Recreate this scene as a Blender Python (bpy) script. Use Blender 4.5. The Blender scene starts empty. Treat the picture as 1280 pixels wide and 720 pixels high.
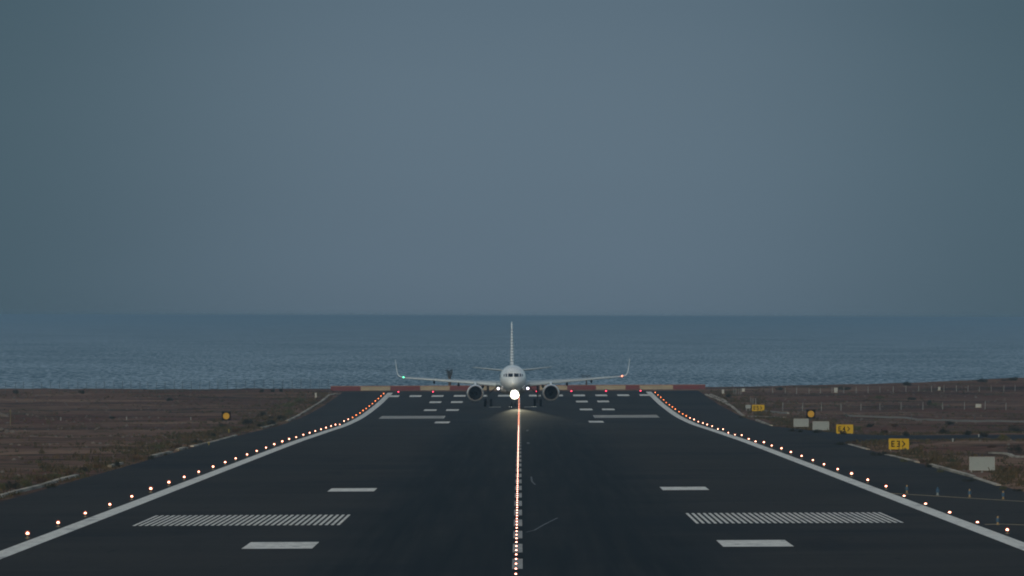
import bpy, bmesh, math, random
from mathutils import Vector, Matrix, noise
random.seed(7)
SC = bpy.context.scene
COL = SC.collection
PI = math.pi
# ------------------------------------------------------------------ camera
F = 23000.0                      # focal length in pixels of a 1280 px wide picture
EYE = 18.0                       # camera height above the sea
cam_d = bpy.data.cameras.new('camera'); cam = bpy.data.objects.new('camera', cam_d)
COL.objects.link(cam); SC.camera = cam
cam_d.sensor_width = 36; cam_d.lens = 36*F/1280
cam_d.clip_start = 1; cam_d.clip_end = 600000
CR = (Matrix.Rotation(10.2/F, 3, 'Z') @ Matrix.Rotation(PI/2+35/F, 3, 'X') @ Matrix.Rotation(0.0029, 3, 'Z'))
cam.matrix_world = Matrix.Translation((0, 0, EYE)) @ CR.to_4x4()
# ------------------------------------------------------------------ sky and light
SUN_EL, SUN_AZ = math.radians(24), math.radians(192)
w = bpy.data.worlds.new('World'); SC.world = w; w.use_nodes = True
nt = w.node_tree; nt.nodes.clear()
def N(t, typ, **kw):
    n = t.nodes.new(typ)
    for k, v in kw.items(): setattr(n, k, v)
    return n
out = N(nt, 'ShaderNodeOutputWorld'); bg = N(nt, 'ShaderNodeBackground')
sky = N(nt, 'ShaderNodeTexSky', sky_type='NISHITA', sun_disc=False)
sky.sun_elevation = SUN_EL; sky.sun_rotation = SUN_AZ; sky.air_density = 1.0; sky.dust_density = 2.0; sky.ozone_density = 2.0
bg.inputs[1].default_value = 0.10
tc = N(nt, 'ShaderNodeTexCoord'); sep = N(nt, 'ShaderNodeSeparateXYZ')
nt.links.new(tc.outputs['Generated'], sep.inputs[0])
mr = N(nt, 'ShaderNodeMapRange'); nt.links.new(sep.outputs['Z'], mr.inputs[0])
mr.inputs[1].default_value = -0.004; mr.inputs[2].default_value = 0.12
ramp = N(nt, 'ShaderNodeValToRGB'); nt.links.new(mr.outputs[0], ramp.inputs[0])
SKY_STOPS = [(0.0, (.86, 1.14, 1.68)), (0.05, (.79, 1.05, 1.55)), (0.10, (.66, .90, 1.35)), (0.17, (.445, .63, .99)), (0.32, (.50, .66, .95)), (1.0, (1.10, 1.02, .86))]
cr = ramp.color_ramp
cr.elements[0].position = 0; cr.elements[0].color = (*SKY_STOPS[0][1], 1)
cr.elements[1].position = 1; cr.elements[1].color = (*SKY_STOPS[-1][1], 1)
for p, c in SKY_STOPS[1:-1]:
    e = cr.elements.new(p); e.color = (*c, 1)
mul = N(nt, 'ShaderNodeMix', data_type='RGBA', blend_type='MULTIPLY'); mul.inputs[0].default_value = 1
nt.links.new(sky.outputs[0], mul.inputs[6]); nt.links.new(ramp.outputs[0], mul.inputs[7])
# uneven overcast: broad soft patches
mp = N(nt, 'ShaderNodeMapping'); mp.inputs['Scale'].default_value = (14, 14, 60)
nt.links.new(tc.outputs['Generated'], mp.inputs[0])
nz = N(nt, 'ShaderNodeTexNoise'); nz.inputs['Scale'].default_value = 1.0; nz.inputs['Detail'].default_value = 3
nt.links.new(mp.outputs[0], nz.inputs['Vector'])
mr2 = N(nt, 'ShaderNodeMapRange'); nt.links.new(nz.outputs[0], mr2.inputs[0])
mr2.inputs[1].default_value = .3; mr2.inputs[2].default_value = .7; mr2.inputs[3].default_value = .965; mr2.inputs[4].default_value = 1.035
mul2 = N(nt, 'ShaderNodeMix', data_type='RGBA', blend_type='MULTIPLY'); mul2.inputs[0].default_value = 1
nt.links.new(mul.outputs[2], mul2.inputs[6]); nt.links.new(mr2.outputs[0], mul2.inputs[7])
# lens vignette imitated in the sky colour: darker towards both sides
ab = N(nt, 'ShaderNodeMath', operation='ABSOLUTE'); nt.links.new(sep.outputs['X'], ab.inputs[0])
mr3 = N(nt, 'ShaderNodeMapRange', interpolation_type='SMOOTHERSTEP'); nt.links.new(ab.outputs[0], mr3.inputs[0])
mr3.inputs[1].default_value = .002; mr3.inputs[2].default_value = .036; mr3.inputs[3].default_value = 1; mr3.inputs[4].default_value = 0
zz = N(nt, 'ShaderNodeMapRange', interpolation_type='SMOOTHSTEP'); nt.links.new(sep.outputs['Z'], zz.inputs[0])
zz.inputs[1].default_value = .03; zz.inputs[2].default_value = .12; zz.inputs[3].default_value = 1; zz.inputs[4].default_value = 0
m3 = N(nt, 'ShaderNodeMix', data_type='RGBA', blend_type='MULTIPLY'); nt.links.new(zz.outputs[0], m3.inputs[0])
nt.links.new(mul2.outputs[2], m3.inputs[6]); mc = N(nt, 'ShaderNodeMix', data_type='RGBA'); nt.links.new(mr3.outputs[0], mc.inputs[0])
mc.inputs[6].default_value = (.60, .69, .68, 1); mc.inputs[7].default_value = (1, 1, 1, 1); nt.links.new(mc.outputs[2], m3.inputs[7])
nt.links.new(m3.outputs[2], bg.inputs[0]); nt.links.new(bg.outputs[0], out.inputs[0])
sl = bpy.data.lights.new('sun', 'SUN'); sl.energy = 0.6; sl.angle = math.radians(25); sl.color = (1.0, .96, .90)
so = bpy.data.objects.new('sun', sl); COL.objects.link(so); so.location = (0, -50, 120)
sd = Vector((math.sin(SUN_AZ)*math.cos(SUN_EL), math.cos(SUN_AZ)*math.cos(SUN_EL), math.sin(SUN_EL)))
so.rotation_euler = sd.to_track_quat('Z', 'Y').to_euler()
SC.view_settings.view_transform = 'Standard'; SC.view_settings.look = 'None'
SC.view_settings.gamma = 1; SC.view_settings.use_curve_mapping = False
SC.view_settings.exposure = 0.0
SC.render.engine = 'CYCLES'
cy = SC.cycles
cy.use_denoising = True; cy.sample_clamp_indirect = 2.0; cy.max_bounces = 5; cy.volume_bounces = 0
cy.filter_width = 1.9; cy.caustics_reflective = False; cy.caustics_refractive = False
# ------------------------------------------------------------------ materials
def mat(name, col, rough=.8, metal=0, spec=.5, coat=0, emis=None, es=0):
    m = bpy.data.materials.new(name); m.use_nodes = True
    b = m.node_tree.nodes['Principled BSDF']
    b.inputs['Base Color'].default_value = (*col, 1); b.inputs['Roughness'].default_value = rough
    b.inputs['Metallic'].default_value = metal; b.inputs['Specular IOR Level'].default_value = spec
    b.inputs['Coat Weight'].default_value = coat
    if emis:
        b.inputs['Emission Color'].default_value = (*emis, 1); b.inputs['Emission Strength'].default_value = es
        m.cycles.emission_sampling = 'NONE'
    return m
def noisemix(m, c2, scale=(1, 1, 1), detail=4, lo=.35, hi=.65, base=None, rough2=None, bump=0, nscale=1.0, coord='Object', layers=()):
    """mix the base colour with c2 by noise in object space; further layers (colour, scale, lo, hi) on top"""
    t = m.node_tree; b = t.nodes['Principled BSDF']
    tcn = N(t, 'ShaderNodeTexCoord')
    prev = None
    allL = [(c2, scale, lo, hi)] + list(layers)
    c1 = b.inputs['Base Color'].default_value[:]
    for i, (c, s, l, h) in enumerate(allL):
        mpn = N(t, 'ShaderNodeMapping'); mpn.inputs['Scale'].default_value = s; mpn.inputs['Location'].default_value = (i*13.1, i*7.7, 0)
        t.links.new(tcn.outputs[coord], mpn.inputs[0])
        n = N(t, 'ShaderNodeTexNoise'); n.inputs['Scale'].default_value = nscale; n.inputs['Detail'].default_value = detail; n.inputs['Roughness'].default_value = .6
        t.links.new(mpn.outputs[0], n.inputs['Vector'])
        r = N(t, 'ShaderNodeMapRange'); r.inputs[1].default_value = l; r.inputs[2].default_value = h
        t.links.new(n.outputs[0], r.inputs[0])
        mx = N(t, 'ShaderNodeMix', data_type='RGBA')
        t.links.new(r.outputs[0], mx.inputs[0])
        if prev is None: mx.inputs[6].default_value = c1
        else: t.links.new(prev, mx.inputs[6])
        mx.inputs[7].default_value = (*c, 1)
        prev = mx.outputs[2]
        if i == 0 and rough2 is not None:
            rr = N(t, 'ShaderNodeMapRange'); t.links.new(r.outputs[0], rr.inputs[0])
            rr.inputs[3].default_value = b.inputs['Roughness'].default_value; rr.inputs[4].default_value = rough2
            t.links.new(rr.outputs[0], b.inputs['Roughness'])
        if i == 0 and bump:
            bn = N(t, 'ShaderNodeBump'); bn.inputs['Strength'].default_value = bump; t.links.new(n.outputs[0], bn.inputs['Height'])
            t.links.new(bn.outputs[0], b.inputs['Normal'])
    t.links.new(prev, b.inputs['Base Color'])
    return prev
M = {}
# asphalt: grey brown aggregate, darker rubbered strip along the middle (real tyre deposit), patchy
ma = mat('asphalt', (.034, .0325, .031), .92, spec=.05); M['asphalt'] = ma
t = ma.node_tree
pc = noisemix(ma, (.022, .0222, .0232), (.05, .012, 1), 5, .35, .65, layers=[((.033, .032, .031), (.5, .02, 1), .52, .80), ((.013, .014, .017), (.25, .006, 1), .60, .78), ((.036, .035, .033), (.012, .035, 1), .53, .64), ((.015, .017, .021), (.03, .012, 1), .55, .66), ((.012, .012, .014), (1.6, .05, 1), .64, .72)])
tcn = N(t, 'ShaderNodeTexCoord'); sp = N(t, 'ShaderNodeSeparateXYZ'); t.links.new(tcn.outputs['Object'], sp.inputs[0])
nn = N(t, 'ShaderNodeTexNoise'); nn.inputs['Scale'].default_value = .02; nn.inputs['Detail'].default_value = 4; t.links.new(tcn.outputs['Object'], nn.inputs['Vector'])
ax = N(t, 'ShaderNodeMath', operation='ABSOLUTE'); t.links.new(sp.outputs['X'], ax.inputs[0])
ad = N(t, 'ShaderNodeMath', operation='MULTIPLY_ADD'); t.links.new(nn.outputs[0], ad.inputs[0]); ad.inputs[1].default_value = 5; t.links.new(ax.outputs[0], ad.inputs[2])
rr = N(t, 'ShaderNodeMapRange', interpolation_type='SMOOTHSTEP'); t.links.new(ad.outputs[0], rr.inputs[0])
rr.inputs[1].default_value = 8.0; rr.inputs[2].default_value = 13.5; rr.inputs[3].default_value = .84; rr.inputs[4].default_value = 0
# rubber streaks vary across the strip
mps = N(t, 'ShaderNodeMapping'); mps.inputs['Scale'].default_value = (1.6, .006, 1); t.links.new(tcn.outputs['Object'], mps.inputs[0])
ns = N(t, 'ShaderNodeTexNoise'); ns.inputs['Detail'].default_value = 4; ns.inputs['Scale'].default_value = 1; t.links.new(mps.outputs[0], ns.inputs['Vector'])
rs = N(t, 'ShaderNodeMapRange'); t.links.new(ns.outputs[0], rs.inputs[0]); rs.inputs[1].default_value = .3; rs.inputs[2].default_value = .7; rs.inputs[3].default_value = .55; rs.inputs[4].default_value = 1.3
yf = N(t, 'ShaderNodeMapRange', interpolation_type='SMOOTHSTEP'); t.links.new(sp.outputs['Y'], yf.inputs[0])
yf.inputs[1].default_value = 2150; yf.inputs[2].default_value = 2720; yf.inputs[3].default_value = 1; yf.inputs[4].default_value = .12      # the rubber thins out away from the touchdown zone
rr0 = rr; rr = N(t, 'ShaderNodeMath', operation='MULTIPLY'); t.links.new(rr0.outputs[0], rr.inputs[0]); t.links.new(yf.outputs[0], rr.inputs[1])
mm = N(t, 'ShaderNodeMath', operation='MULTIPLY'); t.links.new(rr.outputs[0], mm.inputs[0]); t.links.new(rs.outputs[0], mm.inputs[1])
mx = N(t, 'ShaderNodeMix', data_type='RGBA'); t.links.new(mm.outputs[0], mx.inputs[0]); t.links.new(pc, mx.inputs[6]); mx.inputs[7].default_value = (.0055, .0085, .0120, 1)
t.links.new(mx.outputs[2], t.nodes['Principled BSDF'].inputs['Base Color'])
rg = N(t, 'ShaderNodeMapRange'); t.links.new(rr.outputs[0], rg.inputs[0]); rg.inputs[1].default_value = 0; rg.inputs[2].default_value = .72; rg.inputs[3].default_value = .92; rg.inputs[4].default_value = .72
t.links.new(rg.outputs[0], t.nodes['Principled BSDF'].inputs['Roughness'])
rg = N(t, 'ShaderNodeMapRange'); t.links.new(rr.outputs[0], rg.inputs[0]); rg.inputs[1].default_value = 0; rg.inputs[2].default_value = .72; rg.inputs[3].default_value = .042; rg.inputs[4].default_value = .011
t.links.new(rg.outputs[0], t.nodes['Principled BSDF'].inputs['Specular IOR Level'])
M['taxi'] = mat('taxiway_asphalt', (.026, .028, .032), .92, spec=.05); noisemix(M['taxi'], (.019, .021, .026), (.08, .02, 1))
M['paint'] = mat('white_paint', (.75, .74, .66), .6, spec=.4); noisemix(M['paint'], (.56, .55, .49), (2.5, .15, 1), 6, .42, .68, layers=[((.22, .22, .21), (.6, .05, 1), .58, .74), ((.12, .12, .12), (3, .25, 1), .66, .74)])
M['worn'] = mat('worn_paint', (.22, .23, .20), .7); noisemix(M['worn'], (.08, .085, .08), (1.5, .1, 1), 5)
M['scuff'] = mat('scuff_paint', (.085, .09, .095), .7); noisemix(M['scuff'], (.04, .045, .05), (2, .1, 1), 5)
M['yellow_line'] = mat('yellow_line_paint', (.36, .27, .11), .7); noisemix(M['yellow_line'], (.20, .155, .08), (1.5, .2, 1), 5)
M['soil'] = mat('soil', (.108, .062, .046), .95, spec=.01)
noisemix(M['soil'], (.165, .102, .072), (.018, .010, 1), 6, .44, .58, layers=[((.118, .056, .040), (.014, .007, 1), .54, .64), ((.036, .025, .020), (.03, .024, 1), .55, .64), ((.078, .062, .036), (.12, .03, 1), .56, .66), ((.225, .148, .102), (.014, .009, 1), .54, .64), ((.036, .026, .020), (.6, .14, 1), .58, .66), ((.18, .13, .095), (.8, .2, 1), .60, .68)])
M['concrete'] = mat('concrete', (.42, .385, .31), .9); noisemix(M['concrete'], (.16, .14, .10), (.6, .05, 1), 5, .44, .60)
M['scrub'] = mat('dry_scrub', (.040, .040, .022), .9, spec=.1); noisemix(M['scrub'], (.085, .062, .036), (.4, .08, .4), 4, layers=[((.035, .045, .024), (.7, .1, 1), .55, .65)])
M['leaf_dark'] = mat('leaf_dark', (.014, .019, .015), .85, spec=.15); noisemix(M['leaf_dark'], (.030, .036, .026), (5, 5, 5), 3)
M['leaf_green'] = mat('leaf_green', (.055, .068, .030), .85, spec=.15); noisemix(M['leaf_green'], (.095, .10, .05), (5, 5, 5), 3)
M['leaf_brown'] = mat('leaf_brown', (.055, .033, .024), .9, spec=.1); noisemix(M['leaf_brown'], (.09, .065, .04), (5, 5, 5), 3)
M['leaf_yellow'] = mat('leaf_yellow', (.14, .12, .035), .85, spec=.15); noisemix(M['leaf_yellow'], (.07, .075, .03), (5, 5, 5), 3)
M['bark'] = mat('bark', (.06, .045, .035), .95)
# aircraft
M['white_gloss'] = mat('aircraft_white', (.80, .88, .90), .35, coat=.3); noisemix(M['white_gloss'], (.68, .75, .77), (.7, .7, .7), 4)
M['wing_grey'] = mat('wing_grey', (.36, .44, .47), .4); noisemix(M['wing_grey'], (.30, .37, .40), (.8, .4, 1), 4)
M['slat'] = mat('slat_metal', (.48, .56, .59), .3, metal=.3)
M['lip'] = mat('intake_lip_metal', (.80, .76, .72), .28, metal=.7)
M['engine_dark'] = mat('engine_dark', (.004, .006, .010), .8, spec=.08)
M['fan'] = mat('fan_blade', (.006, .008, .012), .7, spec=.1)
M['tyre'] = mat('tyre', (.006, .007, .008), .9, spec=.1); M['gear'] = mat('gear_metal', (.035, .042, .05), .6)
M['rim'] = mat('wheel_rim', (.25, .26, .27), .4, metal=.5)
M['glass'] = mat('cockpit_glass', (.012, .018, .03), .12); M['glass_side'] = mat('cockpit_side_glass', (.10, .12, .15), .15)
M['belly'] = mat('belly_grey', (.40, .38, .34), .45)
mf = mat('fin_livery', (.66, .70, .71), .35); M['fin'] = mf
t = mf.node_tree; tcn = N(t, 'ShaderNodeTexCoord'); sp = N(t, 'ShaderNodeSeparateXYZ'); t.links.new(tcn.outputs['Object'], sp.inputs[0])
mo = N(t, 'ShaderNodeMath', operation='PINGPONG'); mo.inputs[1].default_value = .22; t.links.new(sp.outputs['Z'], mo.inputs[0])
g1 = N(t, 'ShaderNodeMath', operation='GREATER_THAN'); g1.inputs[1].default_value = .11; t.links.new(mo.outputs[0], g1.inputs[0])
g2 = N(t, 'ShaderNodeMath', operation='LESS_THAN'); g2.inputs[1].default_value = 11.9; t.links.new(sp.outputs['Z'], g2.inputs[0])
g3 = N(t, 'ShaderNodeMath', operation='MULTIPLY'); t.links.new(g1.outputs[0], g3.inputs[0]); t.links.new(g2.outputs[0], g3.inputs[1])
mx = N(t, 'ShaderNodeMix', data_type='RGBA'); t.links.new(g3.outputs[0], mx.inputs[0]); mx.inputs[6].default_value = (.80, .88, .90, 1); mx.inputs[7].default_value = (.42, .50, .55, 1)
t.links.new(mx.outputs[2], t.nodes['Principled BSDF'].inputs['Base Color'])
# lamps
M['lamp_nose'] = mat('landing_lamp', (1, 1, 1), .3, emis=(1.0, .97, .82), es=45)
M['lamp_wing'] = mat('wing_lamp', (1, 1, 1), .3, emis=(.86, .86, 1.0), es=6)
M['nav_green'] = mat('nav_green', (.1, 1, .4), .3, emis=(.10, 1.0, .45), es=5)
M['nav_red'] = mat('nav_red', (1, .2, .1), .3, emis=(1.0, .16, .08), es=10)
M['edge_white'] = mat('edge_lamp_white', (1, .8, .7), .3, emis=(1.0, .42, .27), es=15)
M['edge_amber'] = mat('edge_lamp_amber', (1, .6, .3), .3, emis=(1.0, .26, .065), es=8)
M['centre_white'] = mat('centre_lamp_white', (1, .8, .7), .3, emis=(1.0, .48, .36), es=13)
M['centre_red'] = mat('centre_lamp_red', (1, .5, .3), .3, emis=(1.0, .30, .17), es=11)
M['end_red'] = mat('end_lamp_red', (1, .2, .2), .3, emis=(1.0, .03, .10), es=6)
def halo_shell(name, col, st, mixf):  # dim see-through emitter for added shells that imitate lamp bloom
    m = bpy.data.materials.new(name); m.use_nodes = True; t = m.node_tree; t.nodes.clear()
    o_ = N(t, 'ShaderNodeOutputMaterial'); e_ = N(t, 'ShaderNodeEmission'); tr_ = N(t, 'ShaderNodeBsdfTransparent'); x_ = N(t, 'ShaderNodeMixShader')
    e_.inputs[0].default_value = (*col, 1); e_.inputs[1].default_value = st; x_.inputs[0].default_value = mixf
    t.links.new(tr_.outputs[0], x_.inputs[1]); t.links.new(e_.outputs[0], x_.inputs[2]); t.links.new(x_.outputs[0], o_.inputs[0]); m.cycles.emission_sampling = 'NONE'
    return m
M['globe_white'] = halo_shell('frosted_globe', (1.0, .26, .14), .75, .30); M['globe_amber'] = halo_shell('frosted_globe_amber', (1.0, .16, .04), .9, .32); M['globe_red'] = halo_shell('frosted_globe_red', (1.0, .20, .10), .7, .26)
# furniture
M['lamp_metal'] = mat('lamp_metal', (.20, .17, .11), .6); M['iron'] = mat('dark_iron', (.03, .03, .03), .6, metal=.3)
M['sign_yellow'] = mat('sign_yellow', (.46, .30, .004), .6, spec=.15); noisemix(M['sign_yellow'], (.42, .29, .015), (2, 2, 2), 4)
M['sign_black'] = mat('sign_black', (.003, .004, .007), .8, spec=.08)
M['board_white'] = mat('board_back', (.205, .245, .245), .55); noisemix(M['board_white'], (.185, .225, .225), (1.2, 1.2, 1.2), 5, layers=[((.19, .20, .17), (3, 3, 1), .62, .8)])
M['disc_orange'] = mat('disc_orange', (.50, .29, .012), .6, spec=.15); noisemix(M['disc_orange'], (.46, .26, .008), (2, 2, 2), 3)
M['post'] = mat('fence_post_pale', (.24, .26, .26), .7); M['post_dark'] = mat('fence_post_dark', (.05, .065, .07), .7); M['wire'] = mat('fence_wire', (.06, .07, .07), .7, metal=.3)
M['wall_red'] = mat('barrier_red', (.10, .012, .018), .7); noisemix(M['wall_red'], (.09, .02, .028), (.6, .6, 1.5), 4)
M['wall_white'] = mat('barrier_white', (.28, .245, .17), .7); noisemix(M['wall_white'], (.21, .19, .14), (.6, .6, 1.5), 4)
M['cap'] = mat('barrier_cap', (.22, .10, .06), .7)
M['blue'] = mat('marker_blue', (.012, .06, .12), .4); M['marker_tan'] = mat('marker_tan', (.24, .17, .08), .6)
M['box_white'] = mat('box_white', (.32, .35, .34), .6); M['rock'] = mat('rock', (.08, .072, .065), .9); noisemix(M['rock'], (.14, .125, .11), (1, 1, 1), 4)
# sea
ms = mat('sea_water', (.045, .105, .145), .9, spec=0); M['sea'] = ms; t = ms.node_tree; b = t.nodes['Principled BSDF']
# at this shallow angle the eye gets a mix of wave faces turned to it (water colour) and wave backs (mirrored sky)
gl = N(t, 'ShaderNodeBsdfGlossy'); gl.inputs['Roughness'].default_value = .35; gl.inputs['Color'].default_value = (.92, .96, 1, 1)
mxs = N(t, 'ShaderNodeMixShader'); t.links.new(b.outputs[0], mxs.inputs[1]); t.links.new(gl.outputs[0], mxs.inputs[2])
t.links.new(mxs.outputs[0], t.nodes['Material Output'].inputs['Surface'])
tcm = N(t, 'ShaderNodeTexCoord'); acc = None
for i_, (sc_, lo_, hi_, am_) in enumerate((((.30, .0110, 1), .38, .62, .26), ((.9, .022, 1), .36, .64, .60), ((.010, .0012, 1), .40, .60, .12))):
    mpn = N(t, 'ShaderNodeMapping'); mpn.inputs['Scale'].default_value = sc_; mpn.inputs['Location'].default_value = (i_*5.3, i_*2.9, 0); t.links.new(tcm.outputs['Object'], mpn.inputs[0])
    n = N(t, 'ShaderNodeTexNoise'); n.inputs['Scale'].default_value = 1; n.inputs['Detail'].default_value = 5; n.inputs['Roughness'].default_value = .6; t.links.new(mpn.outputs[0], n.inputs['Vector'])
    k = N(t, 'ShaderNodeMapRange'); t.links.new(n.outputs[0], k.inputs[0]); k.inputs[1].default_value = lo_; k.inputs[2].default_value = hi_; k.inputs[3].default_value = -am_/2; k.inputs[4].default_value = am_/2
    a_ = N(t, 'ShaderNodeMath', operation='ADD'); t.links.new(k.outputs[0], a_.inputs[0])
    if acc is None: a_.inputs[1].default_value = .29
    else: t.links.new(acc, a_.inputs[1])
    acc = a_.outputs[0]
t.links.new(acc, mxs.inputs[0])
tcn = N(t, 'ShaderNodeTexCoord'); hs = None
for sc_, dist in (((.22, .009, 1), 5.0), ((.8, .03, 1), 1.6)):
    mpn = N(t, 'ShaderNodeMapping'); mpn.inputs['Scale'].default_value = sc_; mpn.inputs['Rotation'].default_value = (0, 0, .02); t.links.new(tcn.outputs['Object'], mpn.inputs[0])
    n = N(t, 'ShaderNodeTexNoise'); n.inputs['Scale'].default_value = 1; n.inputs['Detail'].default_value = 4; n.inputs['Roughness'].default_value = .62; t.links.new(mpn.outputs[0], n.inputs['Vector'])
    k = N(t, 'ShaderNodeMath', operation='MULTIPLY'); t.links.new(n.outputs[0], k.inputs[0]); k.inputs[1].default_value = dist
    if hs is None: hs = k.outputs[0]
    else:
        a_ = N(t, 'ShaderNodeMath', operation='ADD'); t.links.new(hs, a_.inputs[0]); t.links.new(k.outputs[0], a_.inputs[1]); hs = a_.outputs[0]
bn = N(t, 'ShaderNodeBump'); bn.inputs['Strength'].default_value = .6; bn.inputs['Distance'].default_value = 1; t.links.new(hs, bn.inputs['Height']); t.links.new(bn.outputs[0], gl.inputs['Normal'])
# ------------------------------------------------------------------ object helpers
class MB:
    def __init__(s): s.v = []; s.f = []; s.mi = []
    def quad(s, a, b_, c, d, m=0):
        n = len(s.v); s.v += [tuple(a), tuple(b_), tuple(c), tuple(d)]; s.f.append((n, n+1, n+2, n+3)); s.mi.append(m)
    def tri(s, a, b_, c, m=0):
        n = len(s.v); s.v += [tuple(a), tuple(b_), tuple(c)]; s.f.append((n, n+1, n+2)); s.mi.append(m)
    def box(s, c, h, m=0, rot=None):
        n = len(s.v); c = Vector(c)
        for z in (-1, 1):
            for y in (-1, 1):
                for x in (-1, 1):
                    p = Vector((x*h[0], y*h[1], z*h[2]))
                    if rot: p = rot @ p
                    s.v.append(tuple(c+p))
        for f in ((0, 2, 3, 1), (4, 5, 7, 6), (0, 1, 5, 4), (2, 6, 7, 3), (0, 4, 6, 2), (1, 3, 7, 5)):
            s.f.append(tuple(n+i for i in f)); s.mi.append(m)
        return s
    def tube(s, a, b_, r0, r1=None, seg=10, m=0, caps=True):
        a = Vector(a); b_ = Vector(b_); r1 = r0 if r1 is None else r1
        d = (b_-a).normalized(); u = d.orthogonal().normalized(); v = d.cross(u); n = len(s.v)
        for p, r in ((a, r0), (b_, r1)):
            for i in range(seg):
                q = 2*PI*i/seg; s.v.append(tuple(p+(u*math.cos(q)+v*math.sin(q))*r))
        for i in range(seg):
            j = (i+1) % seg; s.f.append((n+i, n+j, n+seg+j, n+seg+i)); s.mi.append(m)
        if caps:
            s.f.append(tuple(n+i for i in reversed(range(seg)))); s.mi.append(m)
            s.f.append(tuple(n+seg+i for i in range(seg))); s.mi.append(m)
        return s
    def loft(s, rings, m=0, caps=(True, True)):
        k = len(rings[0]); n = len(s.v)
        for r in rings: s.v += [tuple(p) for p in r]
        for i in range(len(rings)-1):
            for j in range(k):
                j2 = (j+1) % k; s.f.append((n+i*k+j, n+i*k+j2, n+(i+1)*k+j2, n+(i+1)*k+j)); s.mi.append(m)
        if caps[0]: s.f.append(tuple(n+j for j in reversed(range(k)))); s.mi.append(m)
        if caps[1]: s.f.append(tuple(n+(len(rings)-1)*k+j for j in range(k))); s.mi.append(m)
        return s
    def lathe_y(s, prof, cx=0, cz=0, seg=32, m=0):
        n = len(s.v)
        for y, r in prof:
            for j in range(seg):
                q = 2*PI*j/seg; s.v.append((cx+r*math.cos(q), y, cz+r*math.sin(q)))
        for i in range(len(prof)-1):
            for j in range(seg):
                j2 = (j+1) % seg; s.f.append((n+i*seg+j, n+i*seg+j2, n+(i+1)*seg+j2, n+(i+1)*seg+j)); s.mi.append(m)
        return s
    def dome(s, c, r, m=0, seg=12, rings=6, zs=1.0, full=False):
        c = Vector(c); rs = []
        lo = -PI/2 if full else 0
        for i in range(rings+1):
            a = lo+(PI/2-lo)*i/rings; rr_ = max(r*math.cos(a), r*.02)
            rs.append([c+Vector((rr_*math.cos(2*PI*j/seg), rr_*math.sin(2*PI*j/seg), r*zs*math.sin(a))) for j in range(seg)])
        return s.loft(rs, m)
    def build(s, name, mats, parent=None, smooth=False):
        me = bpy.data.meshes.new(name); me.from_pydata(s.v, [], s.f); 
        if not isinstance(mats, (list, tuple)): mats = [mats]
        for m in mats: me.materials.append(m)
        me.polygons.foreach_set('material_index', s.mi)
        if smooth:
            me.polygons.foreach_set('use_smooth', [True]*len(me.polygons))
        me.update()
        o = bpy.data.objects.new(name, me); COL.objects.link(o)
        if parent: o.parent = parent
        if smooth:
            es = o.modifiers.new('edges', 'EDGE_SPLIT'); es.split_angle = math.radians(38)
        return o
def tag(o, label=None, cat=None, group=None, kind=None):
    if label: o['label'] = label
    if cat: o['category'] = cat
    if group: o['group'] = group
    if kind: o['kind'] = kind
    return o
def thing(name, loc, label, cat, group=None, rz=0):
    o = bpy.data.objects.new(name, None); COL.objects.link(o); o.location = loc; o.rotation_euler = (0, 0, rz)
    o.empty_display_size = .3
    return tag(o, label, cat, group)
def copy_tree(o, parent=None):
    c = o.copy(); COL.objects.link(c)
    if parent: c.parent = parent
    for ch in o.children: copy_tree(ch, c)
    return c
# ------------------------------------------------------------------ terrain shape
PR = [(-500, -5.8), (0, -8.45), (702, -12.06), (1000, -13.62), (1483, -16.12), (1800, -17.78), (2100, -19.50), (2360, -20.97), (2575, -21.86), (2800, -22.38), (3092, -22.59), (3260, -22.60), (3700, -22.6)]
PR = [(a, b+.003043*a) for a, b in PR]
def _pchip():
    n = len(PR); h = [PR[i+1][0]-PR[i][0] for i in range(n-1)]; d = [(PR[i+1][1]-PR[i][1])/h[i] for i in range(n-1)]
    m = [d[0]]+[(0 if d[i-1]*d[i] <= 0 else 2*d[i-1]*d[i]/(d[i-1]+d[i])) for i in range(1, n-1)]+[d[-1]]
    def f(x):
        x = min(max(x, PR[0][0]), PR[-1][0]-1e-6); i = max(j for j in range(n-1) if PR[j][0] <= x)
        u = (x-PR[i][0])/h[i]
        return (2*u**3-3*u*u+1)*PR[i][1]+(u**3-2*u*u+u)*h[i]*m[i]+(3*u*u-2*u**3)*PR[i+1][1]+(u**3-u*u)*h[i]*m[i+1]
    return f
_pf = _pchip(); STEP = 20
_tab = {k: _pf(k*STEP) for k in range(-25, 186)}
def z0(D):
    k = math.floor(D/STEP); k = max(-25, min(184, k)); u = D/STEP-k
    return EYE+_tab[k]*(1-u)+_tab[k+1]*u
CX = -.077                        # centreline of the runway
def sheet(X, D): return z0(D)+.0072*max(-60, min(60, X))
HALF_L, HALF_R, END = -30.4, 30.7, 3172.0
def twy(X, far=True):             # reach of the crossing taxiway's mouth at this X, beyond or before its middle
    if far: return 78+300*max(0, 1-(X-HALF_R)/8)**2.0
    return 52+34*max(0, 1-(X-HALF_R)/12)**2.0
def paved(X, D, m=0):
    if HALF_L-m <= X <= HALF_R+m and D < END+20: return True
    if HALF_R <= X < 260 and abs(D-1842) < twy(X, D > 1842)+m*8: return True
    if HALF_R <= X < 260 and abs(D-940) < 60+m*8: return True
    return False
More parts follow.
